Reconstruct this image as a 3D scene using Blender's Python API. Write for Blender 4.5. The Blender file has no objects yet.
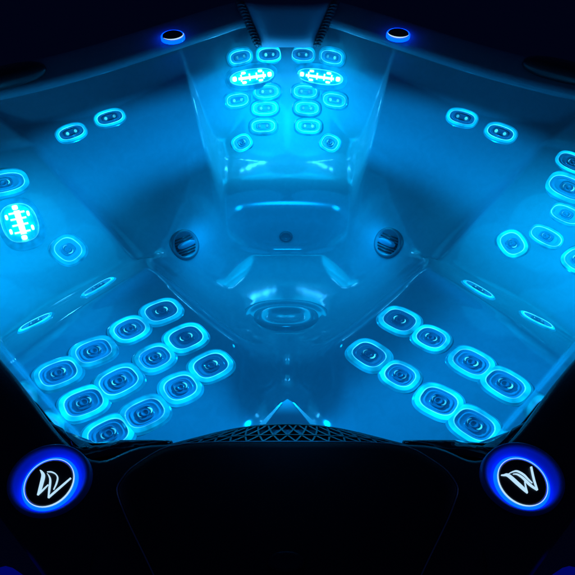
import bpy, bmesh, math, random
import numpy as np
from mathutils import Vector, Matrix
from mathutils.bvhtree import BVHTree

random.seed(4)
scene = bpy.context.scene
COL = scene.collection
R = math.radians

# ------------------------------------------------------------------ camera
CAM = Vector((0, 0, 1.16)); PITCH = R(50); FPX = 555.0
cam_d = bpy.data.cameras.new("camera"); cam = bpy.data.objects.new("camera", cam_d); COL.objects.link(cam)
cam.location = CAM; cam.rotation_euler = (R(90) - PITCH, 0, 0)
cam_d.sensor_width = 36; cam_d.lens = FPX / 575 * 36; cam_d.clip_start = .02; cam_d.clip_end = 200
scene.camera = cam
FW = Vector((0, math.cos(PITCH), -math.sin(PITCH))); UP = Vector((0, math.sin(PITCH), math.cos(PITCH)))

def ray(px, py):
    """direction of sight towards a point measured on the photograph (575 px wide)"""
    return FW + Vector((1, 0, 0)) * ((px - 287.5) / FPX) + UP * ((287.5 - py) / FPX)

def on_level(px, py, z):
    d = ray(px, py); t = (z - CAM.z) / d.z
    return CAM + d * t

# ------------------------------------------------------------------ materials
def nodes(name):
    m = bpy.data.materials.new(name); m.use_nodes = True
    nt = m.node_tree; return m, nt, nt.nodes, nt.links

def plastic(name, col, rough=.3, spec=.5, bump=0.0, bscale=40, rvar=.0, coat=0, metal=0):
    m, nt, n, l = nodes(name); b = n['Principled BSDF']
    b.inputs['Base Color'].default_value = (*col, 1); b.inputs['Roughness'].default_value = rough
    b.inputs['Specular IOR Level'].default_value = spec; b.inputs['Metallic'].default_value = metal
    b.inputs['Coat Weight'].default_value = coat; b.inputs['Coat Roughness'].default_value = .05
    tc = n.new('ShaderNodeTexCoord')
    if bump:
        nz = n.new('ShaderNodeTexNoise'); nz.inputs['Scale'].default_value = bscale; nz.inputs['Detail'].default_value = 3
        l.new(tc.outputs['Object'], nz.inputs['Vector'])
        bp = n.new('ShaderNodeBump'); bp.inputs['Strength'].default_value = bump; bp.inputs['Distance'].default_value = .01
        l.new(nz.outputs['Fac'], bp.inputs['Height']); l.new(bp.outputs['Normal'], b.inputs['Normal'])
    if rvar:
        nz2 = n.new('ShaderNodeTexNoise'); nz2.inputs['Scale'].default_value = 9; nz2.inputs['Detail'].default_value = 4
        l.new(tc.outputs['Object'], nz2.inputs['Vector'])
        mr = n.new('ShaderNodeMapRange'); mr.inputs['To Min'].default_value = max(0, rough - rvar); mr.inputs['To Max'].default_value = rough + rvar
        l.new(nz2.outputs['Fac'], mr.inputs['Value']); l.new(mr.outputs['Result'], b.inputs['Roughness'])
    return m

def glow(name, col, strength, vary=0.0, gloss=True):
    m, nt, n, l = nodes(name); b = n['Principled BSDF']
    b.inputs['Base Color'].default_value = (.02, .1, .14, 1); b.inputs['Roughness'].default_value = .15
    b.inputs['Emission Color'].default_value = (*col, 1); b.inputs['Emission Strength'].default_value = strength
    if vary:
        oi = n.new('ShaderNodeObjectInfo'); mr = n.new('ShaderNodeMapRange')
        mr.inputs['To Min'].default_value = strength * (1 - vary); mr.inputs['To Max'].default_value = strength * (1 + vary)
        l.new(oi.outputs['Random'], mr.inputs['Value'])
        tc = n.new('ShaderNodeTexCoord'); nz = n.new('ShaderNodeTexNoise'); nz.inputs['Scale'].default_value = 16
        nz.inputs['Detail'].default_value = 2
        ad = n.new('ShaderNodeVectorMath'); ad.operation = 'ADD'
        l.new(tc.outputs['Object'], ad.inputs[0]); l.new(oi.outputs['Location'], ad.inputs[1]); l.new(ad.outputs[0], nz.inputs['Vector'])
        mr2 = n.new('ShaderNodeMapRange'); mr2.inputs['From Min'].default_value = .3; mr2.inputs['From Max'].default_value = .7
        mr2.inputs['To Min'].default_value = .5; mr2.inputs['To Max'].default_value = 1.6
        l.new(nz.outputs['Fac'], mr2.inputs['Value'])
        mu = n.new('ShaderNodeMath'); mu.operation = 'MULTIPLY'
        l.new(mr.outputs['Result'], mu.inputs[0]); l.new(mr2.outputs['Result'], mu.inputs[1])
        l.new(mu.outputs[0], b.inputs['Emission Strength'])
    return m

LIGHT = (0.0, .30, 1.0)
M_SHELL = plastic('shell_acrylic', (.3, .40, .45), .09, .45, bump=.012, bscale=9, rvar=.025)
nt = M_SHELL.node_tree; n, l = nt.nodes, nt.links
tc = n.new('ShaderNodeTexCoord'); nz = n.new('ShaderNodeTexNoise'); nz.inputs['Scale'].default_value = 24; nz.inputs['Detail'].default_value = 6; nz.inputs['Distortion'].default_value = 1.2
l.new(tc.outputs['Object'], nz.inputs['Vector']); cr = n.new('ShaderNodeValToRGB')
cr.color_ramp.elements[0].position = .35; cr.color_ramp.elements[0].color = (.288, .385, .433, 1); cr.color_ramp.elements[1].position = .68; cr.color_ramp.elements[1].color = (.312, .412, .464, 1)
l.new(nz.outputs['Fac'], cr.inputs['Fac']); l.new(cr.outputs['Color'], n['Principled BSDF'].inputs['Base Color'])
M_RIM = plastic('black_gloss', (.03, .03, .035), .34, .5, bump=.05, bscale=220, rvar=.08)
M_COVER = plastic('black_satin', (.03, .03, .03), .5, .3, bump=.08, bscale=600)
M_PILLOW = plastic('grey_foam', (.3, .35, .42), .5, .35, bump=.1, bscale=300)
M_PILLOWRIB = plastic('dark_foam', (.09, .1, .12), .4, .5)
M_BEZEL = plastic('blue_bezel', (.32, .58, .72), .18, .6)
M_DARK = plastic('jet_insert', (.16, .32, .44), .12, .8)
M_TRIM = plastic('edge_glint_metal', (.5, .55, .6), .3, .5, metal=1)
M_WEIR = plastic('weir_plastic', (.3, .40, .45), .55, .2)
M_WAVE = plastic('black_wavy', (.008, .01, .012), .04, .9, bump=.6, bscale=11)
M_GRILLE = plastic('grille_plastic', (.04, .05, .06), .22, .6)
M_SUCT = plastic('suction_grey', (.11, .17, .21), .25, .6)
M_CAB = plastic('cabinet', (.012, .011, .012), .5, .4, bump=.1, bscale=30)
M_GROUND = plastic('deck', (.25, .25, .35), .7, .3, bump=.3, bscale=20)
M_RING = glow('ring_light', (0, .38, .8), 1.5, .34)
M_DIM = glow('dim_ring_light', (0, .30, .75), .75, .2)
M_RINGIN = glow('ring_edge_light', (.02, .36, .8), 2.6, .3)
M_LED = glow('led', (.03, .55, .9), 1.3, .6)
M_LEDHOT = glow('led_hot', (.03, .45, 1), 44.0, .2)
M_SOFT = glow('soft_ring', (0, .30, .85), .95, .15)
M_BLUE = plastic('blue_plate', (.02, .30, .95), .35, .4)
M_CORNER = glow('corner_glow', (0, .01, 1), .12, .0)
M_BLUE2 = glow('blue_light_bright', (.0, .045, 1), 4.2, .0)
M_WHITE = glow('logo_and_highlight', (.5, .78, 1), 1.0, .0)  # emblem, and the highlights painted on the cap rings
M_STRIP = glow('strip_highlight', (0, .33, .9), .5, .0)

# ------------------------------------------------------------------ helpers
def link(name, verts, faces, mat, parent=None, smooth=True):
    me = bpy.data.meshes.new(name); me.from_pydata([tuple(v) for v in verts], [], faces); me.validate(); me.update()
    if smooth: me.polygons.foreach_set('use_smooth', [True] * len(me.polygons))
    me.materials.append(mat)
    o = bpy.data.objects.new(name, me); COL.objects.link(o)
    if parent: o.parent = parent
    return o

def superellipse(a, b, n=3.0, seg=48):
    pts = []
    for i in range(seg):
        t = 2 * math.pi * i / seg; c, s = math.cos(t), math.sin(t)
        pts.append((a * math.copysign(abs(c) ** (2 / n), c), b * math.copysign(abs(s) ** (2 / n), s)))
    return pts

def loft(rings, cap_start=False, cap_end=False):
    """rings: lists of 3-D points with equal count"""
    V, F = [], []; k = len(rings[0])
    for r in rings: V += [tuple(p) for p in r]
    for j in range(len(rings) - 1):
        for i in range(k):
            i2 = (i + 1) % k
            F.append((j * k + i, j * k + i2, (j + 1) * k + i2, (j + 1) * k + i))
    if cap_start: F.append(tuple(range(k))[::-1])
    if cap_end: F.append(tuple((len(rings) - 1) * k + i for i in range(k)))
    return V, F

def join(parts):
    V, F = [], []
    for v, f in parts:
        o = len(V); V += list(v); F += [tuple(i + o for i in q) for q in f]
    return V, F

def tube(path, rad, seg=10, closed=False):
    path = [Vector(p) for p in path]; rings = []; n = len(path)
    for i, p in enumerate(path):
        a = path[i - 1] if (i > 0 or closed) else path[i]; b = path[(i + 1) % n] if (i < n - 1 or closed) else path[i]
        t = (b - a).normalized(); ref = Vector((0, 0, 1)) if abs(t.z) < .9 else Vector((1, 0, 0))
        u = t.cross(ref).normalized(); w = u.cross(t)
        r = rad[i] if isinstance(rad, (list, tuple)) else rad
        rings.append([p + (u * math.cos(2 * math.pi * k / seg) + w * math.sin(2 * math.pi * k / seg)) * r for k in range(seg)])
    if closed: rings.append(rings[0])
    return loft(rings, not closed, not closed)

def bar(a, b, w, h, up):
    a, b, up = Vector(a), Vector(b), Vector(up)
    d = (b - a).normalized(); s = d.cross(up).normalized(); u = s.cross(d)
    V = []
    for p in (a, b):
        for i, j in ((-1, -1), (1, -1), (1, 1), (-1, 1)): V.append(tuple(p + s * i * w / 2 + u * j * h / 2))
    return V, [(0, 1, 2, 3)[::-1], (4, 5, 6, 7), (0, 1, 5, 4), (1, 2, 6, 5), (2, 3, 7, 6), (3, 0, 4, 7)]

def catmull(pts, per=8, closed=True):
    out = []; n = len(pts)
    for i in range(n):
        p0, p1, p2, p3 = (np.array(pts[(i + k) % n], float) for k in (-1, 0, 1, 2))
        for s in range(per):
            t = s / per
            out.append(tuple(.5 * ((2 * p1) + (-p0 + p2) * t + (2 * p0 - 5 * p1 + 4 * p2 - p3) * t * t + (-p0 + 3 * p1 - 3 * p2 + p3) * t ** 3)))
    return out

def empty(name, loc=(0, 0, 0)):
    o = bpy.data.objects.new(name, None); COL.objects.link(o); o.location = loc; return o

# ------------------------------------------------------------------ the tub
tub = empty('hot_tub')
tub['label'] = 'lit corner hot tub with glowing cyan jet rings and black rim, seen at night'
tub['category'] = 'hot tub'

# ---- height of the moulded shell over the plan: every seat is a smooth bucket
def smax(a, b, k):
    h = np.clip(.5 + .5 * (a - b) / k, 0, 1)
    return b * (1 - h) + a * h + k * h * (1 - h)
def smin(a, b, k): return -smax(-a, -b, k)
def smaxn(fs, k):
    z = fs[0]
    for f in fs[1:]: z = smax(z, f, k)
    return z
def wall(u, y, p, q, zp, zq, slope, inside):
    """plane through the plan line p-q (heights zp, zq) rising by slope away from the point inside"""
    p, q, c = np.array(p), np.array(q), np.array(inside)
    d = q - p; L = np.hypot(*d); d = d / L; n = np.array([d[1], -d[0]])
    if np.dot(c - p, n) > 0: n = -n
    s = (u - p[0]) * n[0] + (y - p[1]) * n[1]; a = (u - p[0]) * d[0] + (y - p[1]) * d[1]
    return zp + (zq - zp) * a / L + s * slope
def plane3(u, y, A, B, C):
    A, B, C = map(np.array, (A, B, C)); n = np.cross(B - A, C - A)
    return A[2] - ((u - A[0]) * n[0] + (y - A[1]) * n[1]) / n[2]

LIP = -.22; FLOOR = -.765
def height(x, y):
    u = np.sqrt(x * x + .004)
    # upper wall between the moulded lip and the rim
    up1 = wall(u, y, (1.13, 2.07), (.37, 2.575), -.025, -.025, 2.3, (0, 1))
    up4 = wall(u, y, (1.40, 1.6), (1.34, 1.95), -.025, -.025, 2.0, (0, 1))
    upper = smax(up1, up4, .10)
    near = smaxn([wall(u, y, (.44, .49), (.70, .71), 0, 0, 10, (0, 1.5)), wall(u, y, (.70, .725), (1.1, 1.105), 0, 0, 7, (0, 1.5)),
                  .0 + (.535 - y) * 7], .05)
    # footwell
    side = wall(np.sqrt(x * x + .045) - .02, y, (.54, 1.415), (.13, .945), -.40, -.40, 2.0, (0, 1.8))
    diag = plane3(u, y, (.342, 1.541, -.88), (.20, 1.838, -.88), (.535, 1.76, -.52))
    far = -.87 + (y + .45 * x * x - 1.91) * 2.1
    base = smin(np.full_like(x, FLOOR), FLOOR - .205 * (y - 1.505), .008)
    F = smax(smax(base, far, .09), diag, .15)
    F = smax(F, side, .26); F = smax(F, near, .05)
    G = smaxn([np.full_like(x, FLOOR), FLOOR + 1.0 * (1.17 - y), -.72 + (y - 1.5) * 3], .12)
    G = smax(G, -.58 + (u - .075) * 2.2, .14)
    # back seat
    S = smaxn([-.555 + 0 * y + .02 * (y - 2.0), -.50 + .94 * (y - 2.40)], .09)
    S = smax(S, -.245 + 3.0 * (y - 2.665), .05)
    S = smax(S, wall(u, y, (.35, 2.1), (.445, 2.66), -.53, -.33, 2.4, (0, 2.2)), .12)
    S = smax(S, wall(u, y, (.40, 2.1), (.488, 2.66), -.22, -.22, 5.0, (0, 2.2)), .09)
    S = smax(S, -.55 + 2.2 * (1.88 - y), .05)
    S = smax(S, wall(u, y, (1.13, 2.07), (.37, 2.575), -.03, -.03, 2.6, (0, 1)), .03)
    # flank seats
    bk = smaxn([wall(u, y, (.628, 2.285), (.41, 2.385), LIP, LIP, .66, (.4, 1.9)),
                wall(u, y, (.862, 2.16), (.628, 2.285), LIP, LIP, .66, (.4, 1.9)),
                wall(u, y, (1.065, 1.945), (.862, 2.16), LIP, LIP, .66, (.4, 1.9))], .03)
    B = smax(-.575 - .12 * (y - 1.85) + .0 * x, bk, .16)
    B = smax(B, wall(u, y, (.616, 1.505), (1.06, 1.90), -.455, -.215, 1.9, (.5, 1.9)), .09)
    B = smax(B, wall(u, y, (.325, 2.05), (.43, 2.44), -.52, -.36, 1.0, (.7, 2.0)), .10)
    B = smax(B, wall(u, y, (.59, 1.54), (.31, 1.83), -.50, -.50, 2.0, (.7, 2.0)), .05)
    # side seats
    c0 = wall(u, y, (.603 + .123, 1.379 + .131), (.956 + .123, 1.049 + .131), -.475, -.475, .20, (.6, 1.2))
    c1 = smaxn([wall(u, y, (1.065, 1.93), (1.20, 1.885), LIP, LIP, .5, (.8, 1.4)), wall(u, y, (1.25, 1.85), (1.31, 1.4), LIP, LIP, .75, (.8, 1.4))], .05)
    c2 = wall(u, y, (.565, 1.340), (.918, 1.010), -.37, -.37, .62, (1.2, 1.9))
    Cc = smaxn([c0, c1], .10); Cc = smax(Cc, c2, .03)
    Cc = smax(Cc, wall(u, y, (1.065, 1.93), (1.20, 1.885), LIP, LIP, 1.6, (.8, 1.4)), .01)
    # near reclined panels
    D = plane3(u, y, (.78, 1.21, -.37), (.36, 1.15, -.405), (.55, .67, -.31))
    D = smax(D, wall(u, y, (.565, 1.340), (.918, 1.010), -.375, -.375, 1.0, (.4, .8)), .04)
    z = smin(B, Cc, .02); z = smin(z, D, .03); z = smax(z, upper, .010)
    z = smin(z, S, .11); z = smin(z, F, .06 + .15 * np.clip((.46 - u) / .16, 0, 1) * np.clip((y - 1.6) / .25, 0, 1)); z = smin(z, G, .12); z = smax(z, near, .05)
    return z

nx, ny = 600, 470
xs = np.linspace(-1.5, 1.5, nx); ys = np.linspace(.46, 2.80, ny)
X, Y = np.meshgrid(xs, ys); Z = height(X, Y)
backlim = 2.735
Zc = np.minimum(Z, .03)
keep = (Z < -.018 - .04 * np.clip((Y - 1.5) / .6, 0, 1))
idx = -np.ones(nx * ny, int)
kv = keep.ravel()
quad = keep[:-1, :-1] & keep[1:, :-1] & keep[:-1, 1:] & keep[1:, 1:]
I, J = np.nonzero(quad)
a = I * nx + J; Q = np.stack([a, a + 1, a + nx + 1, a + nx], 1)
used = np.unique(Q); idx[used] = np.arange(len(used))
VV = np.stack([X.ravel()[used], Y.ravel()[used], Zc.ravel()[used]], 1); QQ = idx[Q]
me = bpy.data.meshes.new('shell')
me.vertices.add(len(VV)); me.vertices.foreach_set('co', VV.ravel())
me.loops.add(len(QQ) * 4); me.loops.foreach_set('vertex_index', QQ.ravel().astype(np.int32))
me.polygons.add(len(QQ)); me.polygons.foreach_set('loop_start', np.arange(0, len(QQ) * 4, 4, dtype=np.int32))
me.update(calc_edges=True); me.validate()
me.polygons.foreach_set('use_smooth', np.ones(len(QQ), bool))
me.materials.append(M_SHELL)
shell = bpy.data.objects.new('shell', me); COL.objects.link(shell); shell.parent = tub
BVH = BVHTree.FromPolygons([tuple(v) for v in VV], [tuple(int(i) for i in q) for q in QQ])

def hval(x, y): return float(height(np.array([x]), np.array([y]))[0])
def hit(px, py):
    d = ray(px, py).normalized(); loc, n, i, t = BVH.ray_cast(CAM, d)
    return loc
def frame(px, py, ang, e=.03):
    """point on the shell, with a frame whose x axis runs along the photo direction ang (deg, up is +)"""
    p = hit(px, py)
    if p is None: return None
    gx = (hval(p.x + e, p.y) - hval(p.x - e, p.y)) / (2 * e); gy = (hval(p.x, p.y + e) - hval(p.x, p.y - e)) / (2 * e)
    n = Vector((-gx, -gy, 1)).normalized()
    d2 = ray(px + 4 * math.cos(R(ang)), py - 4 * math.sin(R(ang)))
    t = (p - CAM).dot(n) / d2.dot(n); q = CAM + d2 * t
    tx = (q - p); tx = (tx - n * tx.dot(n)).normalized(); ty = n.cross(tx)
    return p, tx, ty, n

def place(o, fr, lift=.0):
    p, tx, ty, n = fr
    M = Matrix((tx, ty, n)).transposed().to_4x4(); M.translation = p + n * lift
    o.matrix_world = M

# ------------------------------------------------------------------ jets
def ring3(a, b, n, z, seg=48): return [(x, y, z) for x, y in superellipse(a, b, n, seg)]
def crescent(cx, r0, r1, z, side, span=62, seg=10):
    V, F = [], []
    for i in range(seg + 1):
        t = R(-span + 2 * span * i / seg); k = math.cos(t * .5 * math.pi / R(span) * .98) * .9 + .1
        ro = r0 + (r1 - r0) * k
        for r in (r0, ro): V.append((cx + side * r * math.cos(t), r * math.sin(t), z))
    for i in range(seg): F.append((2 * i, 2 * i + 1, 2 * i + 3, 2 * i + 2) if side > 0 else (2 * i, 2 * i + 2, 2 * i + 3, 2 * i + 1))
    return V, F

def make_jet(name, a, b, n, band, style):
    """a jet at the origin facing +z: dark insert body, glowing band, bright inner edge, nozzle, LEDs"""
    bw = band
    ai, bi = a - bw, b - bw
    body = loft([ring3(ai + .001, bi + .001, n, .0065), ring3(ai - .003, bi - .003, n, .006), ring3(ai - .007, bi - .007, n, .003),
                 ring3(ai * .80, bi * .80, n, .0025), ring3(ai * .78, bi * .78, n, .0045), ring3(ai * .72, bi * .72, n, .005), ring3(ai * .69, bi * .69, n, .003),
                 ring3(.002, .002, 2, .0025)], cap_end=True)
    jet = link(name, *body, M_BEZEL)
    link('lens_flange', *loft([ring3(a + .005, b + .005, n, -.004), ring3(a + .001, b + .001, n, .0015), ring3(a - bw * .18, b - bw * .18, n, .0045)]), M_DIM, jet)
    link('light_ring', *loft([ring3(a - bw * .16, b - bw * .16, n, .0045), ring3(a - bw * .4, b - bw * .4, n, .0066), ring3(a - bw * .7, b - bw * .7, n, .0074), ring3(ai + .0015, bi + .0015, n, .0072)]), M_DIM if style == 'big' else M_RING, jet)
    link('ring_edge', *loft([ring3(ai + .0022, bi + .0022, n, .0072), ring3(ai + .0012, bi + .0012, n, .0088), ring3(ai + .0002, bi + .0002, n, .0086), ring3(ai - .001, bi - .001, n, .0062)]), M_RINGIN, jet)
    if style == 'big':
        k = .62
        parts = []
        for sx in (-1, 1):
            parts.append(loft([ring3(.011, .011, 3, .010, 16), ring3(.009, .009, 3, .013, 16)], cap_end=True))
            parts[-1] = ([(x + sx * ai * .80, y, z) for x, y, z in parts[-1][0]], parts[-1][1])
            for sy in (-1, 1):
                q = loft([ring3(.012, .0055, 3, .009, 16), ring3(.010, .004, 3, .012, 16)], cap_end=True)
                parts.append(([(x + sx * ai * .38, y + sy * bi * .62, z) for x, y, z in q[0]], q[1]))
        q = bar((-ai * .62, -.002, .010), (ai * .62, -.002, .010), bi * .34, .004, (0, 0, 1)); parts.append(q)
        for xx in (-.5, -.12, .2, .52):
            parts.append(bar((ai * xx, -bi * .45, .010), (ai * xx, bi * .45, .010), .006, .005, (0, 0, 1)))
        link('led', *join(parts), M_LEDHOT, jet)
        link('nozzle', *loft([ring3(ai * .9, bi * .82, 3, .0035), ring3(ai * .87, bi * .78, 3, .0075), ring3(ai * .7, bi * .6, 3, .0055)], cap_end=True), M_RING, jet)
        return jet
    # nozzle: two nested raised collars round a black bore
    na, nb = (ai * .46, bi * .60) if style == 'square' else (ai * .66, bi * .60)
    N = [loft([ring3(na, nb, 3, .002), ring3(na * .98, nb * .98, 3, .0075), ring3(na * .82, nb * .82, 3, .0085), ring3(na * .76, nb * .76, 3, .004), ring3(na * .1, nb * .1, 2, .0035)], cap_end=True)]
    if style == 'square':
        r = min(na, nb) * .52
        N.append(loft([ring3(r, r, 2.2, .003, 24), ring3(r * .95, r * .95, 2.2, .009, 24), ring3(r * .75, r * .75, 2.2, .0095, 24), ring3(r * .6, r * .6, 2.2, .005, 24), ring3(r * .1, r * .1, 2, .003, 24)], cap_end=True))
    link('nozzle', *join(N), M_DARK, jet)
    if style == 'square':
        r = min(ai, bi)
        L = [crescent(ai * .07, r * .34, r * .45, .0102, 1, 50), crescent(-ai * .07, r * .34, r * .42, .0102, -1, 46)]
    else:
        L = []
        for sx in (-1, 1):
            q = loft([ring3(bi * .24, bi * .27, 2, .009, 14), ring3(bi * .16, bi * .2, 2, .0105, 14)], cap_end=True)
            L.append(([(x + sx * ai * .34, y, z) for x, y, z in q[0]], q[1]))
    for q in L: link('led', *q, M_LED, jet)
    return jet

def copy_jet(src):
    c = src.copy(); COL.objects.link(c)
    for ch in src.children:
        d = ch.copy(); COL.objects.link(d); d.parent = c
    return c

PROTO = {'square': make_jet('jet', .073, .062, 2.8, .0185, 'square'),
         'small': make_jet('jet', .060, .054, 2.6, .0155, 'square'),
         'oval': make_jet('jet', .068, .040, 2.6, .0135, 'oval'),
         'slim': make_jet('jet', .070, .044, 2.6, .013, 'square'),
         'big': make_jet('massage_jet', .140, .056, 2.4, .022, 'big'),
         'flood': make_jet('massage_jet', .118, .096, 2.5, .030, 'big'),
         'wide': make_jet('jet', .095, .060, 2.6, .020, 'square')}
first = {k: True for k in PROTO}
def jet(kind, px, py, ang, scale=1.0, e=.03, lift=.002):
    fr = frame(px, py, ang, e)
    if fr is None: return
    if first[kind]: o = PROTO[kind]; first[kind] = False
    else: o = copy_jet(PROTO[kind])
    place(o, fr, lift); o.matrix_world = o.matrix_world @ Matrix.Diagonal((scale * random.uniform(.97, 1.03), scale * random.uniform(.97, 1.03), .62, 1))
    o.parent = tub
    return fr

for px, py, k in ((58.5, 374, 'square'), (94, 352, 'square'), (130, 330, 'small'), (161.5, 312, 'square'), (84, 403.5, 'square'), (119, 382, 'square'),
                  (155, 358.5, 'small'), (186, 338.5, 'square'), (108.5, 435, 'square'), (145, 414, 'square'), (180.5, 388.5, 'small'), (211, 366.5, 'square')):
    jet(k, px, py, 24 + random.uniform(-4, 4), 1.1 if k == 'small' else 1.0)
for px, py, k in ((399.5, 321, 'square'), (431, 338.7, 'small'), (471, 363, 'square'), (505, 385, 'square'), (369, 355.5, 'square'), (400, 376, 'small'),
                  (438.6, 402, 'square'), (474, 425.5, 'square')):
    jet(k, px, py, -30 + random.uniform(-4, 4), 1.05 if k == 'small' else 1.0)
for s in (-1, 1):
    def m(x): return 286 + s * (x - 286)
    for px, py, a_ in ((239.7, 57, 12), (268.7, 54.5, 3)): jet('oval', m(px), py, s * a_, 1.0, .05, .007)
    jet('big', m(251), 76.6, s * 8, 1.0, .07, .011)
    for px, py, a_ in ((266.7, 92, 3), (237, 100, 8), (265, 108.6, 2), (263.4, 126.5, 2)): jet('oval', m(px), py, s * a_, 1.05, .04, .005)
    jet('small', m(242), 143.2, -s * -28, .92)
    for px, py, a_ in ((71.5, 133, 20), (110, 118, 16)): jet('oval', m(px), py, s * a_, 1.0)
jet('small', 68.5, 250, -40, 1.15); jet('wide', 4, 185, 12, 1.0, .06, .012)
jet('flood', 20, 224, 108, 1.0, .06, .007)
jet('small', 512, 244, -55, 1.05); jet('slim', 546, 237, -28, 1.0); jet('slim', 566, 215, -25, 1.0); jet('wide', 568, 189, -25, 1.0, .06, .008); jet('slim', 572, 163, -25, 1.0); jet('small', 578, 260, -40)
for px, py, a_ in ((98.5, 287.5, 31), (36, 323, 26), (478, 290, -31), (537, 321, -25)): jet('slim', px, py, a_, .95)

# ------------------------------------------------------------------ suction grilles, air valve and drain
def suction(px, py, ang, a, b, name='suction_grille'):
    fr = frame(px, py, ang, .03)
    o = link(name, *loft([ring3(a, b, 2.1, -.006), ring3(a, b, 2.1, .006), ring3(a * .9, b * .9, 2.1, .011), ring3(a * .8, b * .8, 2.1, .010), ring3(a * .74, b * .74, 2.1, .004), ring3(.002, .002, 2, .003)], cap_end=True), M_SUCT, tub)
    q = []
    for i in range(7):
        yy = b * (-.55 + i * .17); w = a * .68 * math.sqrt(max(.05, 1 - (yy / (b * .8)) ** 2))
        q.append(bar((-w, yy, .007), (w, yy, .007), .006, .006, (0, 0, 1)))
    link('slats', *join(q), M_GRILLE, o)
    link('guard', *loft([ring3(a * .62, b * .22, 2.6, .008), ring3(a * .6, b * .2, 2.6, .020), ring3(a * .45, b * .1, 2.4, .022)], cap_end=True), M_DARK, o)
    place(o, fr, .001)
    return o
suction(184.5, 245, 22, .078, .068); suction(388.5, 243, -22, .078, .068)
fr = frame(286, 236.5, 0)
o = link('air_valve', *loft([ring3(.033, .028, 2, -.004), ring3(.032, .027, 2, .008), ring3(.026, .022, 2, .013), ring3(.020, .016, 2, .006), ring3(.002, .002, 2, .005)], cap_end=True), M_SUCT, tub)
place(o, fr)
fr = frame(286, 320, 0)
o = link('floor_drain', *loft([ring3(.195, .125, 2.4, -.01), ring3(.19, .12, 2.4, .006), ring3(.17, .106, 2.4, .010), ring3(.158, .097, 2.4, .004), ring3(.14, .084, 2.4, .003)]), M_SHELL, tub)
link('drain_cover', *loft([ring3(.14, .084, 2.6, .003), ring3(.124, .073, 2.6, .014), ring3(.110, .064, 2.6, .018), ring3(.07, .042, 2.3, .018), ring3(.064, .038, 2.3, .013), ring3(.002, .002, 2, .012)], cap_end=True), M_SHELL, o)
place(o, fr, .010)

# ------------------------------------------------------------------ rim and cabinet
RI = [(0, .515), (.30, .512), (.445, .488), (.70, .722), (1.10, 1.105), (1.36, 1.40), (1.40, 1.65), (1.335, 1.94), (1.13, 2.065), (.80, 2.26), (.37, 2.575), (.2, 2.69), (0, 2.735)]
RO = [(0, .02), (.36, .05), (.40, .19), (.84, .59), (1.30, .98), (1.53, 1.35), (1.56, 1.70), (1.44, 2.02), (1.175, 2.135), (.845, 2.325), (.415, 2.645), (.22, 2.765), (0, 2.81)]
SK = [.03, .05, .085, .07, .05, .03, .02, .02, .02, .02, .02, .02, .02]
def both(l): return l + [((-p[0], p[1]) if isinstance(p, tuple) else p) for p in l[-2:0:-1]]
ri, ro, sk = both(RI), both(RO), both(SK)
ri, ro = catmull(ri), catmull(ro); sk = [p[0] for p in catmull([(s,) for s in sk])]
def mix(t, dz): return [(a[0] + (b[0] - a[0]) * t, a[1] + (b[1] - a[1]) * t, dz) for a, b in zip(ri, ro)]
def inward(off, zz):
    out = []
    n = len(ri)
    for i, p in enumerate(ri):
        c = Vector((ro[i][0] - p[0], ro[i][1] - p[1])).normalized()
        z = zz(i) if callable(zz) else zz
        out.append((p[0] - c.x * off, p[1] - c.y * off, z))
    return out
rz = [max(0., min(1., (p[1] - 1.5) / .6)) for p in ri]          # the far rim leans into the tub
def mixr(t, dz): return [(a[0] + (b[0] - a[0]) * t, a[1] + (b[1] - a[1]) * t, dz - .040 * k * (1 - t)) for a, b, k in zip(ri, ro, rz)]
def inr(off, z): return [(a[0] + (b[0] - a[0]) * k, a[1] + (b[1] - a[1]) * k, a[2] - .040 * k) for a, b, k in zip(inward(off, z), inward(off + .026, z), rz)]
rim_rings = [inr(.0, lambda i: -.03), inr(.006, lambda i: -.034), inr(.012, lambda i: -.028), inr(.011, -.012), inr(.007, .001), inr(-.003, .008), mixr(.3, .012), mixr(.75, .012), mixr(.93, .008), mixr(1, -.012), mixr(1.0, -.06)]
rv, rf = loft(rim_rings); nk = len(ri)
lip_f = [f for f in rf if min(f) // nk <= 7 and rz[f[0] % nk] > .55]
ls = set(lip_f)
link('rim', rv, [f for f in rf if f not in ls], M_RIM, tub)
lm = sorted({i for f in lip_f for i in f}); li = {v: k for k, v in enumerate(lm)}
link('rim_lip', [rv[i] for i in lm], [tuple(li[i] for i in f) for f in lip_f], M_SHELL, tub)
# wavy black pieces, added to stand for dark rippled reflections, between the rim and the near panels
for s in (-1, 1):
    oc = catmull([(28, 411), (48, 430), (70, 440.5), (95, 445.5), (130, 446), (172, 440), (150, 451), (100, 457), (82, 463), (56, 452), (36, 427)], 6)
    lv = catmull([(-.03,), (-.09,), (-.10,), (-.095,), (-.08,), (-.03,), (-.012,), (-.012,), (-.012,), (-.012,), (-.012,)], 6)
    pp = [on_level(287.5 + s * (287.5 - x), y, l[0]) for (x, y), l in zip(oc, lv)]
    cx = sum((p for p in pp), Vector()) / len(pp)
    def pull(k, dz): return [tuple(cx + (p - cx) * k + Vector((0, 0, dz))) for p in pp]
    rr = [pull(1, -.03), pull(1, -.003), pull(.985, 0), pull(.75, .004), pull(.4, .006)]
    link('ripple_piece', *loft(rr, cap_end=True), M_WAVE, tub)
def shr(k, z): return [(x * k, 1.4 + (y - 1.4) * k, z) for x, y in ro]
cab = link('cabinet', *loft([shr(.985, -.06), shr(.98, -.5), shr(.98, -.97)]), M_CAB, tub, smooth=False)

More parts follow.
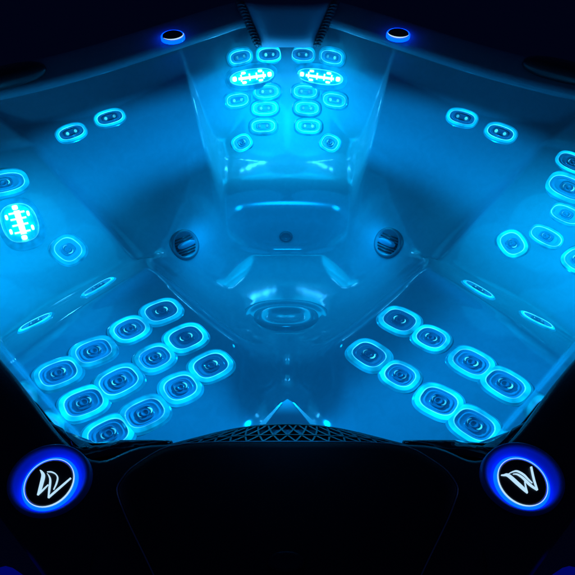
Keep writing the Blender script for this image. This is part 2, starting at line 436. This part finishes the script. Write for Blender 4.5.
# ------------------------------------------------------------------ filter lid, grille, weir
lid_px = [(172, 441), (129, 468), (115.5, 487), (125, 515), (154, 574)]
lidp = [on_level(px, py, .035) for px, py in lid_px]
pts = [(-p.x, p.y) for p in lidp] + [(.13, .07)]
outl = [(-x, y) for x, y in pts] + [(x, y) for x, y in pts[::-1]]
def dense(poly, per=6):
    out = []
    n = len(poly)
    for i in range(n):
        a_, b_ = np.array(poly[i]), np.array(poly[(i + 1) % n])
        for s in range(per): out.append(a_ + (b_ - a_) * s / per)
    P = np.array(out)
    for _ in range(3): P = .25 * np.roll(P, 1, 0) + .5 * P + .25 * np.roll(P, -1, 0)
    return P
P = dense(outl); cen = P.mean(0)
def lidring(k, z): return [(cen[0] + (p[0] - cen[0]) * k, cen[1] + (p[1] - cen[1]) * k, z) for p in P]
lid = link('filter_lid', *loft([lidring(1.0, .010), lidring(1.0, .028), lidring(.985, .035), lidring(.9, .037), lidring(.4, .039)], cap_end=True), M_COVER, tub)
link('lid_edge_glint', *tube(lidring(1.002, .030), .0022, 6, True), M_TRIM, lid)  # bead added to draw the bright highlight along the lid edge
pull = link('finger_pull', *loft([ring3(.035, .018, 2.2, .0), ring3(.034, .017, 2.2, .006), ring3(.026, .011, 2.2, .004)], cap_end=True), M_RIM, lid)
p = on_level(286, 562, .039); pull.location = p

# grille: curved lattice that leans from the lid down into the tub
def gpt(s, t):   # s -1..1 across, t 0 (at the lid) .. 1 (at the water side)
    w = .285 + (.165 - .285) * t
    x = s * w
    return Vector((x, .512 + .088 * t * (1 - .25 * s * s), -.002 - .072 * t - .03 * s * s * (1 - t) * .3))
gn = Vector((0, .64, .77))
q = []
for i in range(-7, 8):
    s0 = i / 7
    for sl in (-1, 1):
        path = []
        for k in range(7):
            t = k / 6; s = s0 + sl * .27 * (t - .5)
            if abs(s) <= 1.0: path.append(gpt(s, t))
        if len(path) > 1:
            for a_, b_ in zip(path[:-1], path[1:]): q.append(bar(a_, b_, .0042, .012, gn))
for t in (0, .5, 1.0):
    for k in range(20):
        q.append(bar(gpt(-1 + k * .1, t), gpt(-1 + (k + 1) * .1, t), .006 if t != .5 else .003, .014, gn))
for s in (-1, 1): q.append(bar(gpt(s, 0), gpt(s, 1), .008, .014, gn))
link('filter_grille', *join(q), M_GRILLE, tub, smooth=False)
# weir: a gabled trough running from the grille into the tub
A1, A2 = on_level(259, 425, -.16), on_level(317, 425, -.16); T1 = on_level(281, 403, -.22); T2 = on_level(294, 403, -.22); T0 = on_level(287.5, 399, -.23)
top = [A1, A2, T2, T0, T1]
vb = [tuple(p) for p in top] + [(p.x, p.y, p.z - .06) for p in top]
weir = link('skimmer_weir', vb, [(0, 1, 2, 3, 4), (0, 5, 6, 1), (1, 6, 7, 2), (2, 7, 8, 3), (3, 8, 9, 4), (4, 9, 5, 0)], M_WEIR, tub, smooth=False)
for sx, a_, b_ in ((1, A1, T1), (-1, A2, T2)):
    e = Vector((0, 0, .003)); w0, w1 = Vector((sx * .016, 0, 0)), Vector((sx * .004, 0, 0))
    vs = [a_ + e, a_ + w0 + e, b_ + w1 + e, b_ + e]; vs = vs + [v - Vector((0, 0, .006)) for v in vs]
    link('highlight_strip', vs, [(0, 1, 2, 3), (4, 7, 6, 5), (0, 4, 5, 1), (1, 5, 6, 2), (2, 6, 7, 3), (3, 7, 4, 0)], M_STRIP, weir, smooth=False)  # glowing strips paint the slanted highlights beside the peak

# ------------------------------------------------------------------ headrest pillow on the back seat
def pil(s, t, d):   # s -1..1, t 0 bottom .. 1 top
    w = .125 + (.215 - .125) * t
    return Vector((s * w, 2.618 + .085 * t - d * .8 * (1 - s ** 4 * .5), -.150 + .18 * t + d * .5 * (1 - s ** 4 * .5)))
V, Fc = [], []
n1, n2 = 24, 12
for side, dd in ((0, .055), (1, -.01)):
    for j in range(n2 + 1):
        for i in range(n1 + 1):
            s = -1 + 2 * i / n1; t = j / n2; e = (1 - abs(s) ** 6) * (1 - abs(2 * t - 1) ** 6)
            V.append(pil(s, t, dd * (e if side == 0 else 1) - (0 if side else .0)))
def gi(side, j, i): return side * (n1 + 1) * (n2 + 1) + j * (n1 + 1) + i
for side in (0, 1):
    for j in range(n2):
        for i in range(n1):
            f = (gi(side, j, i), gi(side, j, i + 1), gi(side, j + 1, i + 1), gi(side, j + 1, i)); Fc.append(f if side == 0 else f[::-1])
for j in range(n2):
    Fc.append((gi(0, j, 0), gi(0, j + 1, 0), gi(1, j + 1, 0), gi(1, j, 0))); Fc.append((gi(0, j, n1), gi(1, j, n1), gi(1, j + 1, n1), gi(0, j + 1, n1)))
for i in range(n1):
    Fc.append((gi(0, 0, i), gi(1, 0, i), gi(1, 0, i + 1), gi(0, 0, i + 1))); Fc.append((gi(0, n2, i), gi(0, n2, i + 1), gi(1, n2, i + 1), gi(1, n2, i)))
pillow = link('headrest_pillow', V, Fc, M_PILLOW, tub)
for s in (-1, 1):
    q = []
    for k in range(14):
        t = .04 + k * .066
        a_ = pil(s * .97, t, .03); b_ = a_ + Vector((s * .036, .0, .0)); q.append(tube([a_, (a_ + b_) / 2 + Vector((0, -.003, .006)), b_], [.0045, .005, .004], 8))
    q.append(tube([pil(s * 1.02, t, .015) + Vector((s * .012, .006, 0)) for t in (0, .25, .5, .75, 1)], [.012, .018, .02, .02, .018], 10))
    link('ribbed_edge', *join(q), M_PILLOWRIB, pillow)

# padded cushions at the two side corners of the far rim
for px, py in ((6, 77), (562, 71)):
    c = on_level(px, py, .0); t = Vector((.87 if px < 280 else -.87, .48, 0)); nrm = Vector((-t.y, t.x, 0)) if px < 280 else Vector((t.y, -t.x, 0)); V, Fc = [], []
    for j in range(13):
        a_ = -math.pi / 2 + math.pi * j / 12
        for x, y in superellipse(max(.001, math.cos(a_)) ** .6, max(.001, math.cos(a_)) ** .6, 2.6, 32):
            V.append(c + t * (x * .16) + nrm * (y * .055) + Vector((0, 0, .035 * math.sin(a_))))
    for j in range(12):
        for i in range(32): Fc.append((j * 32 + i, j * 32 + (i + 1) % 32, (j + 1) * 32 + (i + 1) % 32, (j + 1) * 32 + i))
    link('corner_cushion', V, Fc, M_RIM, tub)

# ------------------------------------------------------------------ control caps with lit rings
def ribbon(pts, per=5):
    """outline of a stroke from (x, y, width) points"""
    P = [np.array(p, float) for p in pts]; C_ = []
    for i in range(len(P) - 1):
        p0, p1, p2, p3 = P[max(i - 1, 0)], P[i], P[i + 1], P[min(i + 2, len(P) - 1)]
        for k in range(per):
            t = k / per; C_.append(.5 * ((2 * p1) + (p2 - p0) * t + (2 * p0 - 5 * p1 + 4 * p2 - p3) * t * t + (3 * p1 - p0 - 3 * p2 + p3) * t ** 3))
    C_.append(P[-1]); L_, R_ = [], []
    for i, p in enumerate(C_):
        d = C_[min(i + 1, len(C_) - 1)][:2] - C_[max(i - 1, 0)][:2]; d = d / np.hypot(*d); nn = np.array([-d[1], d[0]]) * p[2] / 2
        L_.append(tuple(p[:2] + nn)); R_.append(tuple(p[:2] - nn))
    return L_ + R_[::-1]
RIGHT = dict(box=(480, 445, 90 / 575), strokes=[
    [(136, 191, 4), (152, 191, 9), (182, 193, 19), (240, 243, 21), (288, 287, 17), (305, 307, 5)], [(303, 303, 9), (294, 268, 8), (287, 231, 5)],
    [(184, 182, 3), (212, 169, 7), (240, 166, 9), (280, 188, 10), (312, 220, 8), (336, 242, 4)],
    [(212, 184, 3), (240, 186, 8), (275, 209, 12), (320, 252, 14), (368, 287, 8)], [(368, 287, 9), (345, 215, 12), (328, 137, 11)]])
LEFT = dict(box=(5, 445, 90 / 575), strokes=[
    [(222, 159, 3), (233, 170, 14), (243, 195, 22), (232, 245, 21), (219, 290, 17), (206, 319, 5)], [(207, 317, 9), (240, 287, 8), (275, 252, 5)],
    [(268, 170, 3), (296, 171, 7), (322, 184, 7), (335, 208, 8), (327, 245, 8), (309, 284, 4)],
    [(268, 180, 3), (280, 196, 8), (288, 225, 11), (282, 280, 12), (275, 337, 6)], [(275, 335, 10), (350, 270, 10), (420, 209, 7)]])
def cap(cx, cy, rx, name='control_cap', halo=None, logo=None, far=None, zc=.012, wa=250):
    if far: zc = -.014
    """a round dark cap in a glowing ring on the rim; halo = centre, half sizes and turn of the lit base plate"""
    z0 = zc
    c = on_level(cx, cy, z0 + .015)
    o = link(name, *loft([[(c.x + x, c.y + y, z) for x, y, _ in ring3(r, r, 2, 0)] for r, z in ((rx, z0), (rx, z0 + .008), (rx * .97, z0 + .013), (rx * .9, z0 + .015), (.002, z0 + .0155))], cap_end=True), M_RIM, tub)
    r1 = rx * 1.0
    def circ(r, z): return [(c.x + x, c.y + y, z) for x, y, _ in ring3(r, r, 2, 0)]
    link('light_ring', *loft([circ(rx * 1.15, z0 - .004), circ(rx * 1.145, z0 + .008), circ(rx * 1.09, z0 + .012), circ(rx * 1.01, z0 + .010)]), M_BLUE2, o)
    if far:
        link('ring_edge', *tube([(c.x + rx * 1.06 * math.cos(R(far - 75 + 15 * k)), c.y + rx * 1.06 * math.sin(R(far - 75 + 15 * k)), z0 + .016) for k in range(11)], [-.0 + .0005 + .0022 * math.sin(math.pi * k / 10) for k in range(11)], 6), M_WHITE, o)  # glowing crescent paints the white highlight on the far cap ring
    else:
        link('ring_edge', *tube(circ(rx * 1.015, z0 + .013), [.0007 + .0013 * max(0, math.cos(2 * math.pi * k / 48 - R(wa))) ** 2 for k in range(48)], 6, True), M_WHITE, o)  # glowing bead paints a white highlight, thickest along one arc
    if halo:
        hx, hy, a_, b_, hang = halo; h = on_level(hx, hy, z0); ca, sa = math.cos(R(hang)), math.sin(R(hang))
        def el(k, z):
            pts = []
            for x, y, _ in ring3(a_ * k, b_ * k, 2.0, 0): pts.append((h.x + x * ca - y * sa, h.y + x * sa + y * ca, z))
            return pts
        link('glow_plate', *loft([el(1.04, z0 - .004), el(1.02, z0 + .010), el(.97, z0 + .012), el(.86, z0 + .006), el(.7, z0 + .002), el(.3, z0 + .001)], cap_end=True), M_BLUE, o)  # ring's glow on the rim, put into a blue plate
    if logo:
        x0, y0, k = logo['box']; parts = []
        for st in logo['strokes']:
            pp = [on_level(x0 + x * k, y0 + y * k, z0 + .018) for x, y in ribbon(st)]
            n = len(pp); V = [tuple(p) for p in pp] + [(p.x, p.y, p.z - .003) for p in pp]
            h = n // 2; Fq = [(i, i + 1, n - 2 - i, n - 1 - i) for i in range(h - 1)] + [(i, i + n, (i + 1) % n + n, (i + 1) % n) for i in range(n)]
            parts.append((V, Fq))
        link('emblem', *join(parts), M_WHITE, o, smooth=False)
    return o
cap(48.8, 482, .049, halo=(50.5, 480.5, .084, .074, -10), logo=LEFT, wa=320)
cap(523, 481, .049, halo=(521.5, 478.5, .084, .074, 10), logo=RIGHT, wa=215)
cap(172.5, 34.5, .046, far=300); cap(398.5, 32.5, .046, far=255)
# lit corner posts of the cabinet
for s in (-1, 1):
    link('corner_light', *tube([(s * .562, .252, -.045), (s * .562, .252, -.3), (s * .562, .252, -.9)], .034, 14), M_CORNER, tub)

# ------------------------------------------------------------------ added fill lamps, hung free with no fixture
def lamp(px, py, z, watt, rad=.05, cone=165, g=.36):
    p = hit(px, py); d = bpy.data.lights.new('fill_lamp', 'SPOT'); d.energy = watt; d.color = (0, g, 1); d.shadow_soft_size = rad
    d.spot_size = R(cone); d.spot_blend = .6
    o = bpy.data.objects.new('fill_lamp', d); COL.objects.link(o); o.location = (p.x, p.y, z); o.parent = tub
for sx in (-1, 1):
    m = lambda x: 287.5 + sx * (x - 287.5)
    lamp(m(250), 100, -.16, 2.0, .12, g=.44); lamp(m(266), 150, -.24, 4.6, .14, g=.48)
    lamp(m(20), 224, -.18, 2.7, .18, g=.47); lamp(m(75), 255, -.20, 2.0, .18, g=.44); lamp(m(15), 295, -.20, 2.0, .18, g=.47)
    lamp(m(262), 258, -.42, 1.2, .12, g=.36); lamp(m(212), 255, -.56, .9, .06, g=.36)
    lamp(m(60), 345, -.03, 1.8, .25, g=.34); lamp(m(180), 345, -.03, 1.6, .25, g=.34)
def side_fill(x, y, z, watt, g):
    """added side-emitting fill without a fixture, leaving the upper walls dark: most light leaves just under the horizontal, none above it"""
    d = bpy.data.lights.new('side_fill', 'POINT'); d.energy = watt; d.color = (0, g, 1); d.shadow_soft_size = .035; d.use_nodes = True
    nt = d.node_tree; n, l = nt.nodes, nt.links; em = n['Emission']
    ge = n.new('ShaderNodeNewGeometry'); sp = n.new('ShaderNodeSeparateXYZ'); ng = n.new('ShaderNodeVectorMath'); ng.operation = 'SCALE'; ng.inputs['Scale'].default_value = 1; l.new(ge.outputs['Incoming'], ng.inputs[0]); l.new(ng.outputs[0], sp.inputs[0])
    a = n.new('ShaderNodeMapRange'); a.interpolation_type = 'SMOOTHSTEP'
    a.inputs['From Min'].default_value = .004; a.inputs['From Max'].default_value = -.022; a.inputs['To Min'].default_value = 0; a.inputs['To Max'].default_value = 1
    b = n.new('ShaderNodeMapRange'); b.interpolation_type = 'SMOOTHSTEP'
    b.inputs['From Min'].default_value = -.13; b.inputs['From Max'].default_value = -.33; b.inputs['To Min'].default_value = 1; b.inputs['To Max'].default_value = .04
    m_ = n.new('ShaderNodeMath'); m_.operation = 'MULTIPLY'
    l.new(sp.outputs['Z'], a.inputs['Value']); l.new(sp.outputs['Z'], b.inputs['Value']); l.new(a.outputs[0], m_.inputs[0]); l.new(b.outputs[0], m_.inputs[1])
    l.new(m_.outputs[0], em.inputs['Strength'])
    o = bpy.data.objects.new('side_fill', d); COL.objects.link(o); o.parent = tub; o.location = (x, y, z)
side_fill(0, 1.42, -.213, 58, .36)
d = bpy.data.lights.new('weir_fill', 'SPOT'); d.energy = 1.7; d.color = (0, .31, 1); d.shadow_soft_size = .15; d.spot_size = R(160); d.spot_blend = .5  # added fill above the weir, not a lamp of the skimmer
o = bpy.data.objects.new('weir_fill', d); COL.objects.link(o); o.parent = tub; o.location = (0, .82, .14)

# ------------------------------------------------------------------ ground and night
g = link('ground', [(-40, -40, -.97), (40, -40, -.97), (40, 40, -.97), (-40, 40, -.97)], [(0, 1, 2, 3)], M_GROUND, smooth=False)
g['kind'] = 'structure'; g['label'] = 'dark ground around the lit hot tub'
w = bpy.data.worlds.new("World"); scene.world = w; w.use_nodes = True
bg = w.node_tree.nodes['Background']; bg.inputs['Color'].default_value = (.04, .10, .55, 1); bg.inputs['Strength'].default_value = .03

scene.view_settings.view_transform = 'Standard'; scene.view_settings.look = 'None'
scene.view_settings.exposure = 0; scene.view_settings.gamma = 1
scene.render.engine = 'CYCLES'
cy = scene.cycles
cy.use_denoising = True
cy.max_bounces = 10; cy.diffuse_bounces = 6; cy.glossy_bounces = 4; cy.transparent_max_bounces = 16
cy.sample_clamp_indirect = 6; cy.caustics_reflective = False
